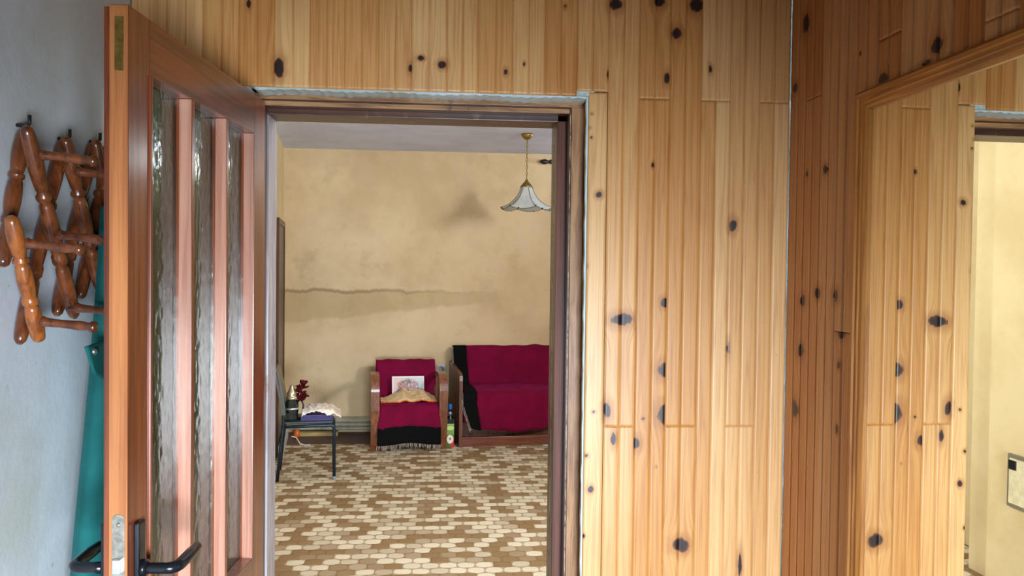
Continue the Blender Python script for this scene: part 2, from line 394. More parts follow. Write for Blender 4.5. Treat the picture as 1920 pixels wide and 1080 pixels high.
# other hall walls, floor, ceiling
XL = -0.91; YB = -1.3
b = MB(); b.box(XL - 0.15, XL, YB, 2.54, 0, CEIL); struct(b.build('wall_left', M_white_wall))
b = MB(); b.box(XL - 0.15, -0.5, YB - 0.15, YB, 0, CEIL); b.box(1.0, 1.35, YB - 0.15, YB, 0, CEIL); b.box(-0.5, 1.0, YB - 0.15, YB, 1.30, CEIL); b.box(-0.5, 1.0, YB - 0.15, YB, 0, 0.35); struct(b.build('wall_back', mat_wood('brown_bounce_damper_back', lin(150, 100, 56), lin(110, 66, 32), (40, 40, 2))))  # unseen; brown wood made up to cut light bounced onto the pine
b = MB(); b.sheet(lambda u, v: (-0.5 + 1.5 * u, YB - 0.09 + 0.012 * math.sin(u * 70), 0.35 + 0.95 * v), 120, 2, 0.004); struct(b.build('sky_block_sheet', mat_plain('white_sky_block_cloth', lin(228, 232, 236), 0.8)))  # unseen sheet added to keep sky light out of the back opening
b = MB(); b.box(-2.2, 2.6, YB - 0.4, 8.4, -0.12, 0.0); struct(b.build('floor', M_floor))
b = MB(); b.box(-2.2, 2.6, 2.66, 8.4, CEIL, CEIL + 0.12); struct(b.build('ceiling', M_ceiling))
b = MB(); b.box(-2.2, 2.6, YB - 0.4, 2.66, CEIL, CEIL + 0.12); struct(b.build('ceiling_hall', mat_wood('brown_bounce_damper_ceiling', lin(128, 82, 44), lin(92, 54, 26), (40, 2, 40))))  # unseen; dark boards made up to weaken bounced light in the hall
# far room walls
FY = 8.2; XR = 2.02
b = MB(); b.box(-2.0, 2.4, FY, FY + 0.15, 0, CEIL); struct(b.build('wall_far', M_far))
b = MB(); b.prism([(-1.54, FY), (-1.05, 4.23), (-0.845, 4.23), (-0.845, 4.035), (-0.80, 4.035), (-0.80, TH), (-1.6, TH), (-1.9, FY)], 0, CEIL); struct(b.build('wall_far_left', M_cream_wall))
b = MB()
wy0, wy1, wz0, wz1 = 3.1, 3.9, 1.75, 2.66; vy0, vy1, vz0, vz1 = 6.7, 8.05, 2.40, 2.70
for (y0, y1, z0, z1) in ((TH, wy0, 0, CEIL), (wy0, wy1, 0, wz0), (wy0, wy1, wz1, CEIL), (wy1, vy0, 0, CEIL), (vy0, vy1, 0, vz0), (vy0, vy1, vz1, CEIL), (vy1, FY, 0, CEIL)):
    b.box(XR, XR + 0.18, y0, y1, z0, z1)
struct(b.build('wall_far_right', M_cream_wall))
M_winpaint = mat_plain('window_paint', lin(230, 228, 220), 0.4)
def window(name, y0, y1, z0, z1, muls):
    b = MB(); x0, x1 = XR + 0.03, XR + 0.09
    b.box(x0, x1, y0, y0 + 0.05, z0, z1); b.box(x0, x1, y1 - 0.05, y1, z0, z1); b.box(x0, x1, y0 + 0.05, y1 - 0.05, z0, z0 + 0.05); b.box(x0, x1, y0 + 0.05, y1 - 0.05, z1 - 0.05, z1)
    for m in muls: b.box(x0, x1, m - 0.03, m + 0.03, z0 + 0.05, z1 - 0.05)
    return struct(b.build(name, M_winpaint))
window('window_1', wy0, wy1, wz0, wz1, []); window('window_2', vy0, vy1, vz0, vz1, [])

# carpet
def mat_carpet():
    t = NT('patterned_carpet'); sx = t.node('ShaderNodeSeparateXYZ'); t.put(sx.inputs[0], t.world())
    wv = t.noise(t.world((9, 9, 9)), 1.0, 3)
    u = t.math('DIVIDE', t.math('ADD', sx.outputs[0], t.math('MULTIPLY', t.math('SUBTRACT', wv, 0.5), 0.03)), 0.098)
    v = t.math('DIVIDE', t.math('ADD', sx.outputs[1], t.math('MULTIPLY', t.math('SUBTRACT', wv, 0.5), 0.03)), 0.082)
    row = t.math('FLOOR', v); u2 = t.math('ADD', u, t.math('MULTIPLY', t.math('FLOORED_MODULO', row, 2.0), 0.5))
    cx = t.math('FLOOR', u2); fu = t.math('SUBTRACT', t.math('FRACT', u2), 0.5); fv = t.math('SUBTRACT', t.math('FRACT', v), 0.5)
    cb = t.node('ShaderNodeCombineXYZ'); t.put(cb.inputs[0], cx); t.put(cb.inputs[1], row)
    wn = t.node('ShaderNodeTexWhiteNoise', noise_dimensions='2D'); t.put(wn.inputs['Vector'], cb.outputs[0])
    r = t.math('ADD', t.math('POWER', t.math('ABSOLUTE', fu), 2.6), t.math('POWER', t.math('ABSOLUTE', fv), 2.6))
    edge = t.mapr(r, 0.11, 0.17)
    pile = t.noise(t.world((400, 400, 400)), 1.0, 2)
    pick = t.mapr(wn.outputs['Value'], 0.16, 0.66)
    tonev = t.mapr(wn.outputs['Value'], 0.0, 1.0, 0.86, 1.1)
    col = t.mix(pick, lin(160, 130, 92), lin(220, 207, 180))
    col = t.mix(t.math('MULTIPLY', edge, 0.7), col, lin(150, 118, 78))
    hs = t.node('ShaderNodeHueSaturation'); t.put(hs.inputs['Color'], col); t.put(hs.inputs['Value'], t.math('MULTIPLY', tonev, t.mapr(pile, 0.2, 0.8, 0.86, 1.1)))
    t.bump(t.math('ADD', t.math('MULTIPLY', pile, 0.5), t.math('MULTIPLY', edge, -1.0)), 0.5, 0.006)
    return t.fin(hs.outputs[0], 0.95, 0, 0.1)
b = MB(); b.prism([(-0.79, 2.8), (1.98, 2.8), (1.98, 7.58), (-1.44, 7.60), (-1.03, 4.25), (-0.835, 4.24), (-0.835, 4.04), (-0.79, 4.02)], 0.0, 0.006)
tag(b.build('carpet', mat_carpet()), 'beige and brown patterned carpet covering the room floor', 'carpet')

# ------------------------------------------------------------------ door frame in the opening
jx0, jx1 = -0.545, 0.364; zh = 2.095
M_jamb_pale = mat_wood('flaking_grey_paint', lin(176, 168, 170), lin(140, 128, 128), (50, 50, 5), 0.5, 0.2, lin(110, 72, 54))
M_dark_h = mat_wood('old_brown_head', lin(92, 50, 28), lin(54, 28, 16), (4, 80, 80), 0.45, 0.25, lin(112, 82, 62))
M_worn_h = mat_wood('worn_head_edge', lin(190, 142, 92), lin(128, 84, 52), (6, 70, 70), 0.55, 0.1, lin(70, 56, 50))
frame = MB()
frame.box(0.394, 0.446, 2.602, 2.656, 0, 2.146, 0.002); frame.box(jx1, 0.446, 2.656, TH + 0.002, 0, 2.13, 0.003)
frame.box(-0.574, jx0 - 0.006, 2.602, 2.656, 0, 2.146, 0.002)
frame.mi = 1; frame.box(-0.574, 0.42, 2.656, TH + 0.002, zh, 2.149, 0.003); frame.box(-0.56, 0.40, 2.604, 2.656, 2.113, 2.149, 0.002)
trim1 = tag(struct(frame.build('trim_1', [M_frame_dark, M_dark_h])), 'old dark brown wooden door frame around the open doorway', 'door frame')
b = MB(); b.box(-0.574, jx0, 2.656, TH + 0.002, 0, zh, 0.003); b.build('left_jamb', M_jamb_pale, trim1)
b = MB(); b.mi = 1; b.box(-0.574, 0.444, 2.594, 2.606, 2.1315, 2.1495, 0.002); b.box(-0.574, 0.396, 2.597, 2.606, 2.1125, 2.127, 0.002); b.mi = 0; b.box(0.402, 0.4445, 2.594, 2.6025, 0, 2.131, 0.002)
b.build('worn_edge', [M_frame_worn, M_worn_h], trim1)
b = MB(); b.box(jx1 + 0.001, 0.3915, 2.652, 2.657, 0, zh, 0.001); b.build('stop_face', M_door_red, trim1)
b = MB(); b.box(0.3975, 0.4000, 2.598, 2.6035, 0, 2.11); b.box(jx1 - 0.0006, jx1 + 0.002, 2.712, 2.715, 0, zh); b.build('chipped_edge', mat_wood('chipped_paint_line', lin(196, 178, 156), lin(60, 36, 24), (30, 30, 26), 0.6, 0.0), trim1)
# raw plaster reveal between the cladding and the frame
def mat_reveal():
    t = NT('chipped_plaster_reveal'); n = t.noise(t.world((16, 30, 9)), 1.0, 5, 0.65); n2 = t.noise(t.world((50, 50, 50)), 1.0, 3)
    sx = t.node('ShaderNodeSeparateXYZ'); t.put(sx.inputs[0], t.world())
    deep = t.mapr(t.math('ADD', sx.outputs[1], t.math('MULTIPLY', t.math('SUBTRACT', n, 0.5), 0.16)), 2.545, 2.565)
    col = t.mix(t.mapr(n2, 0.4, 0.7), lin(208, 226, 226), lin(170, 186, 184)); col = t.mix(deep, col, t.mix(t.mapr(n, 0.4, 0.6), lin(150, 112, 70), lin(84, 60, 42)))
    t.bump(n, 0.5, 0.01); return t.fin(col, 0.85, 0, 0.2)
b = MB(); b.box(0.4410, 0.456, 2.504, 2.600, 0, 2.1500); b.box(-0.575, 0.456, 2.504, 2.600, 2.1500, 2.165); b.build('plaster_reveal', mat_reveal(), trim1)
def ragged(pa, pb, y0, y1):
    bb = MB()
    for i in range(len(pa) - 1):
        A = [bb.bm.verts.new((p[0], y, p[1])) for y in (y0, y1) for p in (pa[i], pa[i + 1], pb[i + 1], pb[i])]
        for f in ((0, 1, 2, 3), (7, 6, 5, 4), (0, 4, 5, 1), (1, 5, 6, 2), (2, 6, 7, 3), (3, 7, 4, 0)): bb.bm.faces.new([A[k] for k in f])
    return bb
pa = [(-0.56 + 0.996 * i / 70, 2.1440 + 0.0040 * wob(i * 0.35, 1.0)) for i in range(71)]; pb = [(p[0], 2.1498) for p in pa]
ragged(pa, pb, 2.518, 2.594).build('plaster_lip', M_plaster, trim1)
pa = [(0.4345 + 0.0015 * wob(i * 0.3, 2.0), 2.149 * i / 90) for i in range(91)]; pb = [(0.4408, p[1]) for p in pa]
ragged(pa, pb, 2.511, 2.53).build('plaster_lip', M_plaster, trim1)

# ------------------------------------------------------------------ the open glazed door
M_door = mat_wood('reddish_brown_varnish', lin(148, 72, 32), lin(92, 37, 16), (70, 70, 2.2), 0.34, 0.7, None, 0.17)
M_door_h = mat_wood('reddish_brown_varnish_rail', lin(140, 66, 30), lin(84, 33, 15), (2.2, 70, 70), 0.34, 0.7, None, 0.17)
M_rebate_lit = mat_wood('rebate_wood_lit_pink', lin(204, 148, 124), lin(176, 114, 90), (70, 70, 2.0), 0.36, 0.5, None, 0.2)  # door wood with the hall light painted in as pale pink
M_door_edge = mat_wood('orange_door_edge', lin(196, 124, 70), lin(160, 90, 44), (90, 90, 2.0), 0.42, 0.3, None, 0.3)
M_black = mat_plain('black_enamel', (0.010, 0.012, 0.016, 1), 0.22, 0.2, 0.2)
M_steel = mat_plain('worn_steel', lin(168, 164, 152), 0.38, 0.8, 0.25, 90)
M_brass = mat_plain('dull_brass', lin(150, 124, 62), 0.4, 0.8, 0.3, 60)
def mat_glass(name, tint, rough, sc, st):
    t = NT(name); v = t.node('ShaderNodeTexVoronoi', feature='SMOOTH_F1'); t.put(v.inputs['Vector'], t.coord('Object', (1, 1, 0.55))); v.inputs['Scale'].default_value = sc
    t.bump(t.math('ADD', v.outputs[0], t.noise(t.coord(), sc * 0.6, 2)), st, 0.003)
    t.fin(tint, rough, 0, 0.5); t.b.inputs['Transmission Weight'].default_value = 1.0; t.b.inputs['IOR'].default_value = 1.5
    return t.m
M_obscure = mat_glass('textured_obscure_glass', lin(160, 184, 158), 0.10, 60, 0.3)
DA = math.radians(-94)
door = MB(); dz0, dz1 = 0.02, 2.092
lo, hi, ot, ob_ = 0.132, 0.815, 1.985, 0.805
door.box(hi, 0.905, -0.034, 0, dz0, dz1, 0.002); door.box(hi, 0.893, -0.05, -0.034, dz0, dz1, 0.001)
door.box(0.03, lo, -0.05, 0, dz0, dz1, 0.002)
door.mi = 1; door.box(lo, hi, -0.05, 0, ot, dz1, 0.0015); door.box(lo, hi, -0.05, 0, dz0, 0.16, 0.0015); door.box(lo, hi, -0.05, 0, ob_ - 0.12, ob_, 0.0015)
door.box(lo, hi, -0.036, -0.014, 0.16, ob_ - 0.12)
door_o = door.build('door_1', [M_door, M_door_h]); door_o.location = (-0.51, 2.47, 0); door_o.rotation_euler = (0, 0, DA)
tag(struct(door_o), 'open reddish brown door with three tall textured glass panes', 'door')
for (a, c) in ((0.573, 0.591), (0.343, 0.359)):
    m = MB(); m.box(a, c, -0.05, -0.001, ob_, ot, 0.0015); m.build('muntin', M_door, door_o)
ops = [(0.591, 0.806), (0.359, 0.573), (0.132, 0.343)]
for (a, c) in ops:
    g = MB(); g.box(a - 0.0, c + (0.009 if c > 0.8 else 0), -0.040, -0.035, ob_, ot); g.build('glass_pane', M_obscure, door_o)
m = MB(); m.box(0.806, 0.8155, -0.034, 0.004, ob_, ot, 0.002)
m.build('glazing_bead', M_door, door_o)
m = MB(); m.box(0.9045, 0.9062, -0.0338, -0.0004, dz0 + 0.002, dz1 - 0.002); m.build('edge_facing', M_door_edge, door_o)
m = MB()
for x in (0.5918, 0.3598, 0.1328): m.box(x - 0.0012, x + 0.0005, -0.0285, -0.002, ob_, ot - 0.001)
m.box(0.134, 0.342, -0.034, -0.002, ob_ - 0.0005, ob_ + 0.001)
m.build('rebate_light_facing', M_rebate_lit, door_o)  # thin added strips carrying the painted hall light on the rebate sides
# lock plate, latch, flush bolt on the free edge
m = MB(); m.prism([(-0.0275 + 0.0115 * (1 + math.cos(t)) - 0.0, 1.148 + 0.0115 * math.sin(t)) for t in [math.pi * k / 10 for k in range(11)]] + [(-0.0275, 0.93), (-0.0045, 0.93)], 0.9058, 0.9078, 'x')
lock = m.build('lock_plate', M_steel, door_o)
m = MB(); m.box(0.906, 0.918, -0.0235, -0.0085, 1.052, 1.078, 0.002); m.build('latch_bolt', mat_plain('bright_steel', lin(214, 220, 224), 0.3, 0.7), lock)
m = MB(); m.lathe([(0.0, 0.9095), (0.003, 0.9095), (0.004, 0.9078)], (0, -0.016, 1.14), 12, 'x'); m.build('screw', M_steel, lock)
m = MB(); m.box(0.9058, 0.9075, -0.024, -0.008, 1.972, 2.07, 0.0005); m.build('flush_bolt', M_brass, door_o)
# lever handles on both faces
for sgn in (1, -1):
    y0 = 0.0 if sgn > 0 else -0.05
    pl = MB(); ya, yb = sorted((y0, y0 + sgn * 0.011))
    pl.box(0.851, 0.883, ya, yb, 0.90, 1.136, 0.004); hnd = pl.build('handle_plate', M_black, door_o)
    lv = MB(); zc = 1.046
    pts = [(0.867, y0 + sgn * d, zc) for d in (0.008, 0.03, 0.055)] + [(0.866, y0 + sgn * 0.063, zc), (0.858, y0 + sgn * 0.070, zc), (0.845, y0 + sgn * 0.073, zc), (0.80, y0 + sgn * 0.074, zc + 0.002), (0.755, y0 + sgn * 0.072, zc + 0.004)]
    lv.tube(pts, [0.012, 0.0105, 0.0105, 0.011, 0.0115, 0.0115, 0.012, 0.010], 14); lv.lathe([(0.017, 0.0), (0.016, 0.008), (0.012, 0.011)], (0.867, y0 + sgn * 0.010 - (0 if sgn > 0 else 0.0), zc), 16, 'y')
    lv.build('lever', M_black, hnd)

# ------------------------------------------------------------------ mirror on the right wall
M_frame_pine = [mat_wood('pine_mirror_frame', lin(204, 136, 62), lin(152, 88, 32), sc, 0.35, 0.3) for sc in ((3, 90, 90), (3, 90, 90), (90, 90, 3), (90, 90, 3))]
mw = Matrix(((UR.x, NR.x, 0, W), (UR.y, NR.y, 0, 2.5), (0, 0, 1, 0), (0, 0, 0, 1)))
mir = empty('wall_mirror', (0, 0, 0)); mir.matrix_world = mw
tag(mir, 'large mirror in a moulded pine frame on the panelled wall', 'mirror')
mu0, mu1, mz0, mz1, fw = 0.436, 1.45, 0.35, 2.084, 0.050
def rail(p0, p1, inward, mitre=True):
    """moulded rail between two outer corners"""
    prof = [(0.0, 0.0), (0.0, 0.018), (0.008, 0.026), (0.017, 0.026), (0.020, 0.021), (0.029, 0.021), (0.032, 0.017), (0.041, 0.016), (0.050, 0.009), (0.050, 0.0)]
    bb = MB(); d = (Vector(p1) - Vector(p0)).normalized(); inw = Vector(inward); R = []
    for p, sg in ((p0, 1), (p1, -1)):
        R.append([bb.bm.verts.new(Vector((p[0], 0, p[1])) + Vector((inw.x, 0, inw.y)) * a + Vector((d.x, 0, d.y)) * a * sg + Vector((0, h, 0))) for a, h in prof])
    n = len(prof)
    for i in range(n): bb.bm.faces.new((R[0][i], R[0][(i + 1) % n], R[1][(i + 1) % n], R[1][i]))
    bb.bm.faces.new(R[0]); bb.bm.faces.new(R[1][::-1])
    return bb
for ri, (p0, p1, iw) in enumerate((((mu0, mz1), (mu1, mz1), (0, -1)), ((mu0, mz0), (mu1, mz0), (0, 1)), ((mu0, mz0), (mu0, mz1), (1, 0)), ((mu1, mz0), (mu1, mz1), (-1, 0)))):
    rail(p0, p1, iw).build('frame_rail', M_frame_pine[ri], mir)
t = NT('mirror_silvering'); M_mirror = t.fin((0.90, 0.89, 0.80, 1), 0.0, 1.0)
b = MB(); b.box(mu0 + fw - 0.008, mu1 - fw + 0.008, 0.0005, 0.004, mz0 + fw - 0.008, mz1 - fw + 0.008); b.build('mirror_glass', M_mirror, mir)

# cream wall fittings seen only in the mirror: rounded box plate
M_rim = mat_plain('grey_metal_rim', lin(150, 146, 128), 0.4, 0.5)
M_creamp = mat_plain('cream_enamel', lin(226, 214, 176), 0.4)
pl = MB(); pl.box(-0.8005, -0.782, 3.60, 3.874, 0.452, 0.720, 0.006)
plate = pl.build('wall_hatch', M_rim); tag(plate, 'rounded cream hatch with grey rim low on the wall, seen in the mirror', 'wall hatch')
pl = MB(); pl.box(-0.786, -0.775, 3.62, 3.854, 0.472, 0.700, 0.004); pl.build('hatch_cover', M_creamp, plate)
pl = MB(); pl.box(-0.7755, -0.768, 3.80, 3.85, 0.645, 0.692, 0.003); pl.build('latch', M_black, plate)

# ------------------------------------------------------------------ coat rack on the left wall
M_rack = mat_wood('turned_brown_varnish', lin(128, 66, 30), lin(78, 36, 16), (60, 60, 14), 0.3, 0.6, None, 0.15)
M_rack2 = mat_wood('turned_honey_varnish', lin(172, 96, 40), lin(120, 60, 24), (60, 60, 14), 0.3, 0.6, None, 0.15)
rack = empty('coat_rack', (XL, 1.88, 1.92))
tag(rack, 'brown turned wood lattice coat rack with pegs on the white wall', 'coat rack')
def spindle(p0, p1, name, m, R=0.0165):
    p0, p1 = Vector(p0), Vector(p1); L = (p1 - p0).length; d = (p1 - p0) / L; pts, rad = [], []
    N = 60
    for i in range(N + 1):
        t = i / N
        if t < 0.03: r = 0.35 + 0.65 * (t / 0.03)
        elif t > 0.97: r = 0.35 + 0.65 * ((1 - t) / 0.03)
        else:
            ph = (t * 3) % 1.0
            r = 0.72 + 0.28 * math.sin(math.pi * ph) ** 1.0
            if ph < 0.05 or ph > 0.95: r = 0.98
            elif ph < 0.10 or ph > 0.90: r = 0.66
        pts.append(p0 + d * L * t - rack.location); rad.append(R * r)
    b = MB(); b.tube(pts, rad, 14); return b.build(name, m, rack)
yn = [1.875, 2.075, 2.25, 2.44]; zt, zm, zb = 1.925, 1.69, 1.455; pt = yn[1] - yn[0]
def rk(px, py, X):
    v = pray(px, py); k = X / v.x; return (X, v.y * k, v.z * k + H)
Xb, Xf = XL + 0.022, XL + 0.058
# back layer leans one way, front layer the other
back = [((44, 246), (4, 500)), ((118, 264), (36, 645)), ((174, 268), (106, 592)), ((205, 270), (150, 560))]
front = [((48, 236), (140, 596)), ((20, 405), (74, 640)), ((121, 256), (190, 548)), ((178, 262), (230, 510))]
for p, q in back: spindle(rk(*p, Xb), rk(*q, Xb), 'slat', M_rack)
for i, (p, q) in enumerate(front): spindle(rk(*p, Xf), rk(*q, Xf), 'slat', M_rack2 if i == 1 else M_rack)
def peg(px, py, L=0.115):
    p = Vector(rk(px, py, Xf + 0.012)) - rack.location; b = MB()
    pts = [p + Vector((L * t, 0.0, -0.012 * t)) for t in (-0.12, 0, 0.05, 0.1, 0.35, 0.7, 0.85, 0.9, 0.97, 1.0)]
    b.tube(pts, [0.008, 0.009, 0.0125, 0.010, 0.0085, 0.0105, 0.0085, 0.0125, 0.012, 0.006], 12); b.build('peg', M_rack, rack)
for p in ((76, 290), (108, 440), (141, 577), (46, 456), (76, 603), (144, 322), (176, 452)): peg(*p)
M_nail = mat_plain('nail_steel', lin(70, 70, 70), 0.4, 0.8)
for p in ((40, 226), (117, 252), (175, 258)):
    q = Vector(rk(*p, XL + 0.01)) - rack.location; b = MB(); b.tube([q + Vector((-0.01, 0, -0.01)), q + Vector((0.012, 0, -0.012)), q + Vector((0.017, 0, -0.004)), q + Vector((0.017, 0, 0.012))], 0.004, 8); b.build('nail', M_nail, rack)

# green coat hanging behind the door
M_coat = mat_fabric('green_canvas', lin(30, 98, 96), 0.85, 0.2, 0.2, 6)
ctop, cbot = 1.76, 0.45
coat = empty('hanging_coat', (XL + 0.08, 2.3, cbot)); tag(coat, 'green coat hanging from the rack behind the open door', 'coat')
near_px = [(1.76, 190), (1.62, 186), (1.45, 178), (1.33, 172), (1.2, 163), (1.05, 150), (0.9, 138), (0.8, 133), (0.45, 128)]
def coat_near(z):
    zs = [a for a, _ in near_px][::-1]; ps = [q for _, q in near_px][::-1]
    px = float(np.interp(z, zs, ps)); v = pray(px, 540 + (H - z) * 700); return v.y * (XL + 0.09) / v.x
b = MB()
def coat_ring(u, v):
    z = ctop + (cbot - ctop) * u; t = 2 * math.pi * v; y0 = coat_near(z); y1 = 2.49; yc, hy = (y0 + y1) / 2, (y1 - y0) / 2
    fold = 1 + 0.10 * math.sin(9 * t + 3 * u) * min(1, u * 2 + 0.2)
    return (XL + 0.105 + 0.082 * math.sin(t) * fold * (0.7 + 0.3 * u), yc - hy * math.cos(t), z)
rings = []
for i in range(41):
    rings.append([b.bm.verts.new(Vector(coat_ring(i / 40, k / 48)) - coat.location) for k in range(48)])
fs = []
for i in range(40):
    for k in range(48): fs.append(b.bm.faces.new((rings[i][k], rings[i][(k + 1) % 48], rings[i + 1][(k + 1) % 48], rings[i + 1][k])))
fs.append(b.bm.faces.new(rings[0])); fs.append(b.bm.faces.new(rings[-1][::-1])); b._faces(fs, True)
b.build('coat_body', M_coat, coat)
def ck(px, py, X): return Vector(rk(px, py, X)) - coat.location
b = MB()
def flap(u, v):
    A, B_, C_, D_ = ck(160, 650, XL + 0.13), ck(200, 636, XL + 0.13), ck(176, 700, XL + 0.14), ck(206, 720, XL + 0.14)
    return (A * (1 - u) + B_ * u) * (1 - v) + (C_ * (1 - u) + D_ * u) * v
b.sheet(flap, 8, 8, 0.005); fl = b.build('epaulette', M_coat, coat)
q = ck(177, 659, XL + 0.136); b = MB(); b.lathe([(0.0, 0.006), (0.006, 0.005), (0.0085, 0.0), (0.0085, -0.004)], q, 14, 'x'); b.build('button', M_steel, fl)

# ------------------------------------------------------------------ far room: door in the left wall
M_brown_door = mat_wood('dark_brown_paint', lin(84, 44, 26), lin(56, 28, 18), (50, 50, 3), 0.4, 0.2)
xl = lambda y: -1.54 + (FY - y) * 0.5 / 3.9
def lbox(bb, y0, y1, d0, d1, z0, z1):
    A = [(xl(y0) + d0, y0), (xl(y1) + d0, y1), (xl(y1) + d1, y1), (xl(y0) + d1, y0)]; bb.prism(A, z0, z1)
b = MB(); lbox(b, 7.16, 7.9, -0.02, 0.02, 0, 1.98); d2 = struct(b.build('door_2', M_brown_door)); tag(d2, 'dark brown door in the left wall of the far room', 'door')
b = MB(); lbox(b, 7.10, 7.16, -0.02, 0.03, 0, 2.03); lbox(b, 7.9, 7.95, -0.02, 0.03, 0, 2.03); lbox(b, 7.16, 7.9, -0.02, 0.03, 1.98, 2.03); b.build('door_casing', M_brown_door, d2)

# baseboard heater under the far wall
M_heater = mat_plain('grey_enamel', lin(176, 172, 150), 0.45, 0.1)
ht = MB()
prof = [(8.198, 0.03), (8.13, 0.03), (8.118, 0.042), (8.13, 0.056), (8.148, 0.062), (8.13, 0.068), (8.118, 0.081), (8.13, 0.095), (8.148, 0.101), (8.13, 0.107), (8.118, 0.122), (8.13, 0.138), (8.17, 0.152), (8.198, 0.154)]
ht.prism(prof, -1.45, -0.62, 'x')
tag(ht.build('baseboard_heater', M_heater), 'low ribbed grey heater along the far wall beside the armchair', 'heater')
M_plank = mat_wood('pale_plank', lin(196, 168, 104), lin(160, 130, 74), (3, 60, 60), 0.6, 0.0)
b = MB(); b.box(-1.40, -0.98, 7.98, 8.06, 0.0, 0.035, 0.003); tag(b.build('floor_plank', M_plank), 'yellowish plank lying on the floor before the ribbed heater', 'plank')
M_pale = mat_plain('pale_grey_paint', lin(206, 204, 196), 0.5)
b = MB(); b.box(-0.02, 0.02, -0.42, 0.42, 0, 0.10, 0.004)
ps = b.build('skirting_offcut', M_pale); ps.location = (-1.395, 7.48, 0.006); ps.rotation_euler = (0, 0, 0.128)
tag(ps, 'pale grey board on the floor at the left wall behind the metal chair', 'board')
b = MB(); b.tube([(-1.33, 7.5, 0.10), (-1.29, 7.52, 0.085), (-1.26, 7.53, 0.03), (-1.22, 7.54, 0.011), (-1.17, 7.55, 0.011)], 0.005, 8)
tag(b.build('cable', M_pale), 'thin white cable curling onto the carpet behind the metal chair', 'cable')
b = MB(); b.lathe([(0.0, 0.0), (0.028, 0.0), (0.03, 0.012), (0.028, 0.055), (0.016, 0.07), (0.0, 0.072)], (-1.36, 7.95, 0.0), 16)
tag(b.build('orange_tub', mat_plain('orange_plastic', lin(214, 100, 22), 0.4)), 'small orange tub on the floor in the left corner', 'tub')

# ------------------------------------------------------------------ armchair
M_arm = mat_wood('walnut_bentwood', lin(146, 88, 54), lin(100, 56, 34), (60, 60, 12), 0.35, 0.4)
M_maroon = mat_fabric('maroon_plush', lin(114, 2, 48), 0.85, 0.30, 0.14, 7, (0.5, 0.03, 0.24, 1))
M_blackcloth = mat_fabric('black_cloth', (0.003, 0.003, 0.003, 1), 0.95, 0.0)
M_fringe = mat_fabric('grey_fringe', lin(176, 166, 156), 0.9, 0.2)
AC = empty('armchair', (-0.272, 7.27, 0.006), 0.105)
tag(AC, 'low wooden armchair with bentwood arms against the cream wall', 'armchair')
def arc(cy, cz, r, a0, a1, n=8): return [(cy + r * math.cos(math.radians(a0 + (a1 - a0) * i / n)), cz + r * math.sin(math.radians(a0 + (a1 - a0) * i / n))) for i in range(n + 1)]
for s in (-1, 1):
    m = MB(); x0, x1 = sorted((s * 0.262, s * 0.335))
    path = [(0.10, 0.0), (0.055, 0.16), (0.025, 0.36)] + arc(0.14, 0.53, 0.125, 180, 92, 10) + [(0.32, 0.652), (0.50, 0.63)] + arc(0.52, 0.60, 0.03, 80, 10, 4)
    m.band(path, x0, x1, 0.028); m.build('armrest', M_arm, AC)
    m = MB(); m.band([(0.545, 0.60), (0.57, 0.30), (0.66, 0.0)], x0 + 0.015, x1 - 0.015, 0.032); m.build('rear_leg', M_arm, AC)
for s in (-1, 1):
    m = MB(); m.tube([(s * 0.225, 0.075, 0.0), (s * 0.225, 0.08, 0.25)], [0.014, 0.02], 12); m.build('front_leg', mat_plain('pale_leg', lin(196, 172, 160), 0.4), AC)
m = MB(); m.box(-0.258, 0.258, 0.05, 0.52, 0.22, 0.385, 0.02); m.build('seat', M_arm, AC)
m = MB(); mt = Matrix.Translation((0, 0.50, 0.36)) @ Matrix.Rotation(math.radians(-14), 4, 'X'); m.box(-0.262, 0.262, 0.02, 0.07, 0.0, 0.33, 0.02, mt); m.build('backrest', M_arm, AC)
# maroon throw over it
TH_ = empty('chair_throw', (-0.272, 7.27, 0.006), 0.105)
tag(TH_, 'maroon plush throw with a black border covering the armchair', 'throw')
def path_eval(P, t):
    P = [Vector((a, b)) for a, b in P]; L = [0]
    for i in range(len(P) - 1): L.append(L[-1] + (P[i + 1] - P[i]).length)
    d = t * L[-1]
    for i in range(len(P) - 1):
        if d <= L[i + 1] + 1e-9: return P[i].lerp(P[i + 1], (d - L[i]) / (L[i + 1] - L[i]))
    return P[-1]
top_path = [(0.71, 0.45), (0.70, 0.64), (0.69, 0.715), (0.67, 0.735), (0.645, 0.735), (0.605, 0.705), (0.495, 0.42), (0.478, 0.402), (0.44, 0.398), (0.10, 0.404), (0.055, 0.398), (0.032, 0.375), (0.018, 0.20)]
def throw(u, v):
    p = path_eval(top_path, v); x = (u - 0.5) * (0.556 if v < 0.5 else 0.514)
    if v >= 0.44: x = (u - 0.5) * (0.514 + 0.04 * max(0, v - 0.85) / 0.15)
    dz = 0.004 * wob(u * 2, v * 3); return (x, p.x - 0.003 * math.sin(u * 22), p.y + dz + (0.02 * math.sin(math.pi * u) ** 2 if v > 0.985 else 0))
b = MB(); b.sheet(throw, 30, 70, 0.014); b.build('plush_panel', M_maroon, TH_)
def border(u, v):
    z1 = 0.206 + 0.02 * math.sin(math.pi * u) ** 2; z0 = 0.055 + 0.022 * math.sin(math.pi * u) ** 3
    return ((u - 0.5) * 0.556, 0.016 - 0.012 * v - 0.004 * math.sin(u * 26) * v, z1 + (z0 - z1) * v)
b = MB(); b.sheet(border, 30, 8, 0.013); b.build('border', M_blackcloth, TH_)
b = MB()
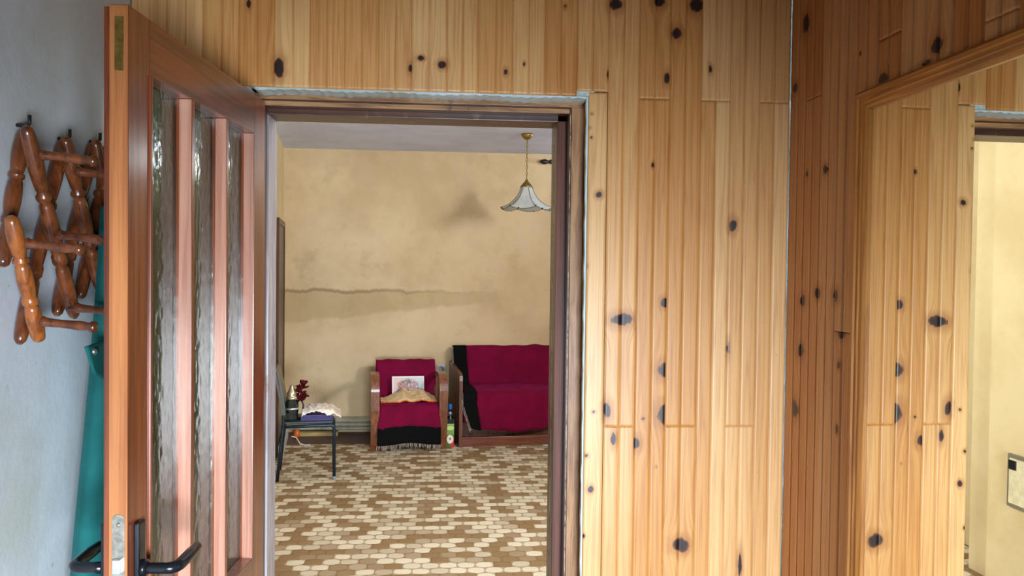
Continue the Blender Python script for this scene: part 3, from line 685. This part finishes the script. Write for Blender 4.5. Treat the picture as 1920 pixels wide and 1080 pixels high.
for k in range(46):
    u = k / 45; p = Vector(border(u, 1.0)); q = p + Vector((random.uniform(-0.012, 0.012), random.uniform(-0.012, 0.004), -random.uniform(0.03, 0.05)))
    q.z = max(q.z, 0.004); b.tube([p + Vector((0, 0, 0.006)), (p + q) / 2 + Vector((random.uniform(-.006, .006), -0.003, 0)), q], [0.003, 0.0024, 0.0016], 5)
b.build('fringe', M_fringe, TH_)
# picture leaning on the backrest
def mat_picture():
    t = NT('faded_group_photo'); v = t.coord('Object'); sx = t.node('ShaderNodeSeparateXYZ'); t.put(sx.inputs[0], v); X, Z = sx.outputs[0], sx.outputs[2]
    n = t.noise(t.coord('Object', (46, 1, 60)), 1.0, 4, 0.7); n2 = t.noise(t.coord('Object', (9, 1, 9)), 1.0, 3)
    tri = t.math('SUBTRACT', t.math('MULTIPLY', t.math('ABSOLUTE', X), 0.35), t.math('SUBTRACT', 0.172, Z))
    crowd = t.math('MULTIPLY', t.math('MULTIPLY', t.mapr(tri, -0.01, 0.02, 1, 0), t.mapr(t.math('ABSOLUTE', X), 0.085, 0.115, 1, 0)), t.mapr(n, 0.36, 0.52))
    col = t.mix(t.mapr(X, -0.12, 0.12), lin(226, 196, 182), lin(206, 214, 220))
    col = t.mix(t.math('MULTIPLY', crowd, 0.85), col, t.mix(t.mapr(n2, 0.4, 0.6), lin(84, 62, 66), lin(176, 110, 108)))
    col = t.mix(t.mapr(Z, 0.03, 0.06, 0.7, 0), col, lin(96, 96, 90))
    return t.fin(col, 0.35, 0, 0.4)
pic = empty('photo_print', AC.matrix_basis @ Vector((0.012, 0.40, 0.412)), 0.105); pic.rotation_euler = (math.radians(-16), 0, 0.105)
tag(pic, 'faded group photograph with white border leaning on the armchair back', 'photograph')
b = MB(); b.box(-0.148, 0.148, -0.004, 0.004, 0, 0.20, 0.001); b.build('white_border', mat_plain('photo_paper', lin(236, 226, 226), 0.4, var=0.03), pic)
b = MB(); b.box(-0.134, 0.134, -0.0052, -0.0038, 0.014, 0.186); b.build('picture', mat_picture(), pic)
# embroidered beige cloth on the seat
def mat_cloth(name, base, spot, amt):
    t = NT(name); n = t.noise(t.coord(), 16, 4, 0.6); fl = t.noise(t.coord(), 9, 2)
    col = t.mix(t.mapr(fl, 0.56, 0.66, 0, amt), base, spot); t.bump(n, 0.3, 0.004); return t.fin(col, 0.85, 0, 0.2)
M_tan = mat_cloth('beige_linen', lin(226, 196, 150), lin(200, 160, 112), 0.6)
dl = empty('seat_cloth', AC.matrix_basis @ Vector((0, 0.1, 0.405)), 0.105); tag(dl, 'beige cloth with orange hem draped on the armchair seat', 'cloth')
def cloth(u, v):
    x = (u - 0.5) * 0.495; y = 0.235 - 0.225 * v + 0.012 * math.sin(u * 14)
    hump = 0.062 * math.exp(-((u - 0.56) / 0.40) ** 4) * (1 - v) ** 0.8 + 0.035 * math.exp(-((u - 0.42) / 0.07) ** 2) * (1 - 0.6 * v) + 0.018 * math.exp(-((u - 0.75) / 0.1) ** 2)
    return (x, y, 0.012 + hump + 0.006 * abs(wob(u * 3, v * 2)))
b = MB(); b.sheet(cloth, 44, 24, 0.005); b.build('linen', M_tan, dl)
b = MB()
for seg in range(2):
    a0, a1 = ((0.0, 0.52), (0.56, 1.0))[seg]
    b.tube([Vector(cloth(a0 + (a1 - a0) * i / 24, 1.0)) + Vector((0, -0.003, 0.0)) for i in range(25)], 0.0055, 8)
b.tube([Vector(cloth(1.0, i / 12)) for i in range(13)], 0.004, 8)
b.build('hem', mat_fabric('orange_hem', lin(222, 104, 40), 0.9, 0.1), dl)

# carton and bottle between armchair and sofa
def mat_carton():
    t = NT('apple_drink_carton'); v = t.coord('Object'); sx = t.node('ShaderNodeSeparateXYZ'); t.put(sx.inputs[0], v); X, Z = sx.outputs[0], sx.outputs[2]
    def disc(cx, cz, rx, rz):
        a = t.math('POWER', t.math('DIVIDE', t.math('SUBTRACT', X, cx), rx), 2.0); c = t.math('POWER', t.math('DIVIDE', t.math('SUBTRACT', Z, cz), rz), 2.0)
        return t.mapr(t.math('ADD', a, c), 0.85, 1.1, 1, 0)
    col = t.mix(t.mapr(Z, 0.10, 0.13), lin(60, 110, 40), lin(112, 166, 70))
    col = t.mix(disc(0.002, 0.175, 0.034, 0.02), col, lin(206, 222, 120))
    col = t.mix(t.mapr(Z, 0.196, 0.2), col, lin(150, 190, 110))
    col = t.mix(disc(0.022, 0.03, 0.022, 0.035), col, lin(200, 40, 40)); col = t.mix(disc(-0.03, 0.085, 0.02, 0.03), col, lin(176, 44, 40))
    col = t.mix(disc(0.0, 0.075, 0.033, 0.044), col, lin(206, 60, 48)); col = t.mix(disc(0.0, 0.075, 0.029, 0.04), col, lin(240, 236, 214)); col = t.mix(disc(0.0, 0.078, 0.006, 0.012), col, lin(96, 70, 40))
    return t.fin(col, 0.35, 0, 0.4)
ct = empty('drink_carton', (0.085, 7.46, 0.006), 0.0); tag(ct, 'green drink carton with an apple picture beside the armchair', 'carton')
b = MB(); b.box(-0.036, 0.036, -0.03, 0.03, 0, 0.215, 0.003); b.build('carton_body', mat_carton(), ct)
b = MB(); b.prism([(-0.03, 0.214), (0.03, 0.214), (0.004, 0.25), (-0.004, 0.25)], -0.036, 0.036, 'x'); b.build('gable_top', mat_plain('dark_foil', lin(30, 40, 34), 0.4), ct)
bt = empty('water_bottle', (0.086, 7.565, 0.006)); tag(bt, 'dark bottle with a blue cap and blue label behind the drink carton', 'bottle')
M_bglass = mat_plain('dark_bottle', lin(24, 32, 40), 0.12, 0.0, 0.2)
b = MB(); b.lathe([(0.0, 0.0), (0.036, 0.0), (0.038, 0.01), (0.038, 0.20), (0.030, 0.24), (0.016, 0.275), (0.013, 0.30), (0.013, 0.325), (0.0, 0.325)], (0, 0, 0), 24); b.build('bottle_body', M_bglass, bt)
b = MB(); b.lathe([(0.0385, 0.06), (0.0392, 0.062), (0.0392, 0.16), (0.0385, 0.162)], (0, 0, 0), 24); b.build('bottle_label', mat_plain('blue_label', lin(70, 130, 210), 0.4, var=0.35, vs=60), bt)
b = MB(); b.lathe([(0.0, 0.372), (0.015, 0.37), (0.018, 0.355), (0.018, 0.326), (0.014, 0.32)], (0, 0, 0), 18); b.build('cap', mat_plain('blue_cap', lin(40, 110, 196), 0.35), bt)
b = MB(); b.lathe([(0.0165, 0.27), (0.0205, 0.262), (0.017, 0.296), (0.0145, 0.30)], (0, 0, 0), 18); b.build('neck_foil', mat_plain('silver_foil', lin(190, 196, 206), 0.3, 0.6), bt)

# ------------------------------------------------------------------ sofa
SO = empty('sofa', (0.165, 7.42, 0.006), 0.12); tag(SO, 'wooden sofa bed with a board side standing against the far wall', 'sofa')
M_sofa = mat_wood('brown_sofa_board', lin(120, 66, 44), lin(80, 42, 28), (50, 50, 6), 0.4, 0.3)
M_sofa_front = mat_wood('reddish_sofa_board', lin(132, 70, 46), lin(92, 44, 30), (4, 60, 60), 0.4, 0.3)
SWI = 1.62
def side_prof(): return [(0.0, 0.0), (0.0, 0.60), (0.012, 0.645), (0.05, 0.665), (0.70, 0.70), (0.74, 0.70), (0.74, 0.0)]
for x in (0.0, SWI - 0.03):
    m = MB(); m.prism(side_prof(), x, x + 0.03, 'x'); m.build('side_board', M_sofa, SO)
m = MB(); m.box(0.03, SWI - 0.03, 0.02, 0.05, 0.0, 0.085, 0.003); m.build('base_rail', M_sofa_front, SO)
m = MB(); m.box(0.03, SWI - 0.03, 0.13, 0.70, 0.03, 0.20, 0.004); m.build('base_box', M_sofa, SO)
m = MB(); m.box(0.04, SWI - 0.04, 0.035, 0.58, 0.20, 0.475, 0.04); m.build('seat_cushion', M_maroon, SO)
m = MB(); mt = Matrix.Translation((0, 0.56, 0.40)) @ Matrix.Rotation(math.radians(-8), 4, 'X'); m.box(0.04, SWI - 0.04, 0.0, 0.11, 0.0, 0.43, 0.04, mt); m.build('back_cushion', M_maroon, SO)
# throw over the sofa
SP = [(0.70, 0.60), (0.715, 0.80), (0.70, 0.842), (0.665, 0.856), (0.632, 0.838), (0.600, 0.70), (0.565, 0.52), (0.54, 0.494), (0.48, 0.49), (0.08, 0.494), (0.03, 0.478), (0.012, 0.44), (0.006, 0.145)]
Lv = [0.0, 0.27, 0.50, 0.56, 0.84, 1.0]
LE = [0.020, 0.025, 0.045, 0.045, 0.036, 0.115]; RE = [0.150, 0.154, 0.176, 0.180, 0.160, 0.200]
ST = empty('sofa_throw', (0.165, 7.42, 0.006), 0.12); tag(ST, 'maroon plush throw with black edge and pale fringe over the sofa', 'throw')
def sw(u, v):
    p = path_eval(SP, v); x = float(np.interp(v, Lv, RE)); x = x + (SWI - 0.06 - x) * u
    w_ = 0.006 * wob(x * 1.6, v * 2) + 0.003 * math.sin(x * 31)
    return (x, p.x - 0.004 * math.sin(x * 13), p.y + w_ + (0.012 * math.sin(x * 9) if v > 0.99 else 0))
b = MB(); b.sheet(sw, 60, 64, 0.014); b.build('plush_panel', M_maroon, ST)
def sb(u, v):
    p = path_eval(SP, v); a, c = float(np.interp(v, Lv, LE)), float(np.interp(v, Lv, RE)); x = a + (c - a) * u
    return (x, p.x - 0.006 * (1 - u) - (0.012 if v > 0.85 else 0.0), p.y + 0.004 + (0.02 * (1 - u) if v > 0.99 else 0))
b = MB(); b.sheet(sb, 8, 64, 0.013); b.build('border', M_blackcloth, ST)
b = MB()
for k in range(90):
    v = 0.2 + 0.8 * k / 89; p = Vector(sb(0.0, v)); L = random.uniform(0.02, 0.035)
    b.tube([p + Vector((0.004, 0, 0)), p + Vector((-L * 0.5, -0.006, -L * 0.4)), p + Vector((-L * 0.55, -0.008, -L))], [0.003, 0.0025, 0.0018], 5)
b.build('fringe', M_fringe, ST)

# wall socket
so = empty('wall_socket', (0.0, FY, 0.625)); tag(so, 'pale wall socket between the armchair and the sofa', 'socket')
b = MB(); b.box(-0.042, 0.042, -0.012, 0.0, -0.042, 0.042, 0.004); b.build('socket_plate', mat_plain('grey_white_plastic', lin(196, 196, 196), 0.4), so)
b = MB(); b.lathe([(0.024, -0.0122), (0.026, -0.015), (0.022, -0.0155), (0.018, -0.0125), (0.0, -0.0125)], (0, 0, 0), 20, 'y'); b.build('socket_face', mat_plain('grey_plastic', lin(150, 150, 150), 0.4), so)
# curtain rod
cr = empty('curtain_rod', (0.94, 8.10, 2.678)); tag(cr, 'black curtain rod with a pointed knob high on the far wall', 'curtain rod')
M_rod = mat_plain('black_rod', (0.012, 0.011, 0.011, 1), 0.35)
b = MB(); b.lathe([(0.0, 0.0), (0.012, 0.012), (0.024, 0.035), (0.027, 0.055), (0.018, 0.08), (0.009, 0.087), (0.016, 0.095), (0.024, 0.112), (0.020, 0.13), (0.010, 0.14), (0.0, 0.14)], (0, 0, 0), 18, 'x'); b.build('finial', M_rod, cr)
b = MB(); b.tube([(0.135, 0, 0), (1.06, 0, 0)], 0.011, 12); b.build('rod', M_rod, cr)
b = MB(); b.box(0.17, 0.19, 0.0, 0.10, -0.012, 0.012); b.build('bracket', M_rod, cr)

# ------------------------------------------------------------------ pendant lamp
PL = empty('pendant_lamp', (0.705, 7.0, CEIL)); tag(PL, 'hanging lamp with a scalloped white glass shade and brass chain', 'lamp')
b = MB(); b.lathe([(0.0, 0.0), (0.05, 0.0), (0.05, -0.012), (0.035, -0.035), (0.014, -0.048), (0.0, -0.05)], (0, 0, 0), 24); b.build('canopy', M_brass, PL)
b = MB(); z = -0.048; k = 0
while z > -0.385:
    L = 0.036; pts = [(0.0075 * math.sin(2 * math.pi * i / 12) * (1 if k % 2 else 0), 0.0075 * math.sin(2 * math.pi * i / 12) * (0 if k % 2 else 1), z - L / 2 - L / 2 * math.cos(2 * math.pi * i / 12)) for i in range(13)]
    b.tube(pts, 0.0026, 6, False); z -= L - 0.006; k += 1
b.tube([(0.003, 0, -0.045), (0.004, 0, -0.2), (0.003, 0, -0.40)], 0.0022, 6)
b.build('chain', M_brass, PL)
b = MB(); b.lathe([(0.0, -0.385), (0.010, -0.387), (0.014, -0.40), (0.028, -0.412), (0.050, -0.44), (0.056, -0.452), (0.04, -0.45), (0.0, -0.44)], (0, 0, 0), 24); b.build('gallery', M_brass, PL)
NP = 6
def sh(t, a):
    """t 0..1 down the shade, a angle -> point"""
    r = 0.046 + 0.040 * t + 0.124 * t ** 2.4; q = (a * NP / (2 * math.pi) + 0.25) % 1.0; e = abs(q - 0.5) * 2      # e=1 on the ribs
    r *= 1 + 0.085 * t * (e ** 2 - 0.3); z = -0.440 - 0.195 * t + 0.012 * t ** 3 * (1.0 - 2 * (1 - e ** 2) ) * -1
    z += 0.026 * t ** 5 * (e ** 2) - 0.022 * t ** 8 * (1 - e ** 2)
    return Vector((r * math.cos(a), r * math.sin(a), z))
b = MB(); NA = 96; NTt = 22
RO = [[b.bm.verts.new(sh(i / NTt, 2 * math.pi * k / NA)) for k in range(NA)] for i in range(NTt + 1)]
RI = [[b.bm.verts.new(sh(i / NTt, 2 * math.pi * k / NA) * 1.0 - Vector((math.cos(2 * math.pi * k / NA), math.sin(2 * math.pi * k / NA), 0)) * 0.004) for k in range(NA)] for i in range(NTt + 1)]
fs = []
for i in range(NTt):
    for k in range(NA):
        k2 = (k + 1) % NA; fs.append(b.bm.faces.new((RO[i][k], RO[i + 1][k], RO[i + 1][k2], RO[i][k2]))); fs.append(b.bm.faces.new((RI[i][k], RI[i][k2], RI[i + 1][k2], RI[i + 1][k])))
for k in range(NA):
    k2 = (k + 1) % NA; fs.append(b.bm.faces.new((RO[NTt][k], RI[NTt][k], RI[NTt][k2], RO[NTt][k2]))); fs.append(b.bm.faces.new((RO[0][k], RO[0][k2], RI[0][k2], RI[0][k])))
b._faces(fs, True)
t = NT('milky_glass'); n = t.noise(t.coord(), 14, 4)
M_milk = t.fin(t.mix(t.mapr(n, 0.3, 0.7), lin(214, 218, 214), lin(244, 246, 244)), 0.22, 0, 0.5)
tl = t.node('ShaderNodeBsdfTranslucent'); tl.inputs[0].default_value = lin(240, 244, 242); mx = t.node('ShaderNodeMixShader'); mx.inputs[0].default_value = 0.45
t.t.links.new(t.b.outputs[0], mx.inputs[1]); t.t.links.new(tl.outputs[0], mx.inputs[2]); t.t.links.new(mx.outputs[0], t.n['Material Output'].inputs[0])
shade = b.build('shade', M_milk, PL)
M_lead = mat_plain('dark_leading', lin(44, 44, 40), 0.4, 0.4)
b = MB()
ribs = [2 * math.pi * (k + 0.75) / NP for k in range(NP)]
for a in ribs: b.tube([sh(i / 20, a) + Vector((math.cos(a), math.sin(a), 0)) * 0.001 for i in range(21)], 0.0022, 6)
b.tube([sh(1.0, 2 * math.pi * k / 96) for k in range(97)], 0.0022, 6, False)
for a in ribs:
    for da in (-0.0, 0.36): p = sh(0.985, a + da); b.lathe([(0.0, 0.007), (0.006, 0.004), (0.007, 0), (0.005, -0.005), (0.0, -0.007)], p, 10)
b.build('leading', M_lead, shade)

# ------------------------------------------------------------------ metal chair by the left wall
uL = Vector((-0.137, 0.9906, 0)); fX = Vector((0.9906, 0.137, 0))
CH = empty('metal_chair', (-0.815, 6.335, 0.006), math.atan2(fX.y, fX.x)); tag(CH, 'dark metal framed chair with a slim backrest near the left wall', 'chair')
M_tube = mat_plain('dark_blue_tube', lin(34, 48, 60), 0.35, 0.5, 0.2)
M_seat = mat_plain('dark_seat_board', lin(36, 44, 50), 0.4, 0, 0.2)
M_back = mat_wood('dark_olive_ply', lin(72, 64, 46), lin(48, 44, 34), (40, 40, 8), 0.4, 0.3)
WD = 0.36
for y in (0.0, WD):
    m = MB(); m.tube([(0.012, y, 0.0), (0.010, y, 0.37)] + [(0.01 - 0.03 * (1 - math.cos(a)), y, 0.385 + 0.03 * math.sin(a)) for a in (0.4, 0.8, 1.2, 1.57)] + [(-0.2, y, 0.412), (-0.375, y, 0.408)], 0.0125, 12); m.build('front_leg', M_tube, CH)
    m = MB(); m.tube([(-0.405, y, 0.0), (-0.382, y, 0.25), (-0.362, y, 0.42), (-0.363, y, 0.52), (-0.385, y, 0.68), (-0.415, y, 0.825)], 0.0125, 12); m.build('rear_leg', M_tube, CH)
    m = MB(); m.lathe([(0.0, 0.0), (0.014, 0.0), (0.0145, 0.025), (0.0, 0.026)], (0.012, y, 0.0), 12); m.build('foot_cap', mat_plain('foot_plastic', lin(120, 128, 140), 0.4), CH)
for x in (-0.37, -0.05): m = MB(); m.tube([(x, 0, 0.405), (x, WD, 0.405)], 0.011, 10); m.build('cross_bar', M_tube, CH)
m = MB(); m.box(-0.365, 0.0, 0.0, WD, 0.425, 0.447, 0.008); m.build('seat', M_seat, CH)
m = MB(); m.tube([(-0.352, WD / 2, 0.52), (-0.372, WD / 2, 0.66), (-0.404, WD / 2, 0.83)], 0.01, 4)
m.bm.clear(); P = [(-0.345, 0.50), (-0.352, 0.58), (-0.372, 0.69), (-0.402, 0.825), (-0.414, 0.848), (-0.436, 0.846), (-0.436, 0.82), (-0.408, 0.69), (-0.384, 0.58), (-0.374, 0.50)]
m.prism(P, -0.012, WD + 0.012, 'y'); m.build('backrest', M_back, CH)
cm = CH.matrix_basis; zs_ = 0.447 + 0.006
def on_chair(x, y, z=0.0): v = Matrix.Rotation(CH.rotation_euler.z, 4, 'Z') @ Vector((x, y, 0)); return (CH.location.x + v.x, CH.location.y + v.y, zs_ + z)
rzc = CH.rotation_euler.z
# purple folder, white cloth
bk = empty('purple_book', on_chair(-0.10, 0.17), rzc); tag(bk, 'flat purple book lying on the metal chair under a white cloth', 'book')
b = MB(); b.box(-0.135, 0.10, -0.13, 0.13, 0.0, 0.006, 0.001); b.box(-0.135, 0.10, -0.13, 0.13, 0.034, 0.040, 0.001); b.box(-0.135, -0.129, -0.13, 0.13, 0.006, 0.034); b.build('cover', mat_plain('purple_cover', lin(62, 40, 128), 0.4), bk)
b = MB(); b.box(-0.129, 0.096, -0.127, 0.127, 0.006, 0.034); b.build('pages', mat_plain('page_block', lin(52, 40, 96), 0.6), bk)
wc = empty('white_cloth', on_chair(-0.10, 0.17, 0.040), rzc); tag(wc, 'crumpled white cloth with an orange flower on the purple book', 'cloth')
def wcl(u, v):
    x = (u - 0.5) * 0.27 + 0.005; y = (v - 0.5) * 0.30; z = 0.012 + 0.018 * (1 - (2 * v - 1) ** 2) + 0.014 * abs(wob(u * 2.2, v * 2.0)) * 0.7 + 0.022 * math.sin(math.pi * u)
    if u > 0.85: x = 0.1005 + 0.06 * (u - 0.85) / 0.15; z -= 0.035 * ((u - 0.85) / 0.15)
    if v < 0.08: z -= 0.035 * (1 - v / 0.08) * (0.25 + 0.75 * max(0, math.sin(u * 8 + 2.2)))
    return (x, y, z)
b = MB(); b.sheet(wcl, 36, 36, 0.005); b.build('linen', mat_cloth('white_linen', lin(232, 226, 216), lin(220, 168, 120), 0.7), wc)
# lantern and red flower
ln = empty('glass_lantern', on_chair(-0.305, 0.085), 0); tag(ln, 'dark glass lantern with a silver conical top beside the chair back', 'lantern')
b = MB(); b.lathe([(0.0, 0.0), (0.048, 0.0), (0.050, 0.012), (0.046, 0.05), (0.050, 0.075), (0.050, 0.12), (0.044, 0.15), (0.034, 0.162), (0.0, 0.164)], (0, 0, 0), 10, smooth=False); b.build('jar', mat_plain('dark_green_glass', lin(20, 34, 34), 0.08, 0, 0.3, spec=0.8), ln)
b = MB(); b.lathe([(0.036, 0.155), (0.046, 0.162), (0.045, 0.172), (0.038, 0.178), (0.035, 0.19), (0.038, 0.20), (0.028, 0.222), (0.018, 0.245), (0.015, 0.258), (0.012, 0.266), (0.0, 0.268)], (0, 0, 0), 20); b.build('top', mat_plain('silver_top', lin(206, 190, 160), 0.25, 0.8), ln)
b = MB(); b.lathe([(0.0502, 0.08), (0.052, 0.084), (0.052, 0.092), (0.0502, 0.096)], (0, 0, 0), 20); b.build('band', mat_plain('silver_band', lin(190, 200, 200), 0.3, 0.8), ln)
fl = empty('red_flower', on_chair(-0.24, 0.11), 0); tag(fl, 'dark red artificial flower standing on the chair beside the lantern', 'flower')
M_petal = mat_fabric('dark_red_petals', lin(74, 8, 14), 0.8, 0.3)
b = MB()
def petal(bb, c, d, L, wdt, curl):
    c = Vector(c); d = Vector(d).normalized(); s_ = d.cross(Vector((0, 0, 1))); s_ = s_.normalized() if s_.length > 0.01 else Vector((1, 0, 0)); n_ = s_.cross(d)
    bb.sheet(lambda u, v: c + d * L * u + s_ * wdt * (v - 0.5) * math.sin(math.pi * min(0.93, 0.12 + 0.8 * u)) + n_ * (curl * u * u + 0.012 * (v - 0.5) ** 2 * 4), 6, 5, 0.003)
for k in range(44):
    a = k * 2.4; e = random.uniform(-0.3, 0.9); petal(b, (0.012 * math.cos(a), 0.012 * math.sin(a), 0.13 + 0.11 * random.random()), (math.cos(a), math.sin(a), e), random.uniform(0.03, 0.05), 0.04, random.uniform(-0.01, 0.02))
for k in range(6):
    a = k * 1.05; petal(b, (0.015 + 0.008 * math.cos(a), 0.008 * math.sin(a), 0.262), (math.cos(a) + 0.5, math.sin(a), 0.55), 0.035, 0.035, 0.01)
b.build('petals', M_petal, fl)
b = MB(); b.tube([(0.01, 0, 0.0), (0.012, 0, 0.06), (0.022, 0, 0.10), (0.008, 0, 0.14), (0.004, 0, 0.2), (0.01, 0, 0.27)], 0.006, 8); b.lathe([(0.0, 0.0), (0.034, 0.0), (0.032, 0.012), (0.012, 0.02), (0.0, 0.02)], (0.012, 0, 0), 14)
b.tube([(0.02, 0, 0.02), (0.045, 0, 0.03), (0.05, 0, 0.055), (0.03, 0, 0.06)], 0.005, 7); b.build('stem', mat_plain('dark_stem', lin(40, 22, 20), 0.5), fl)
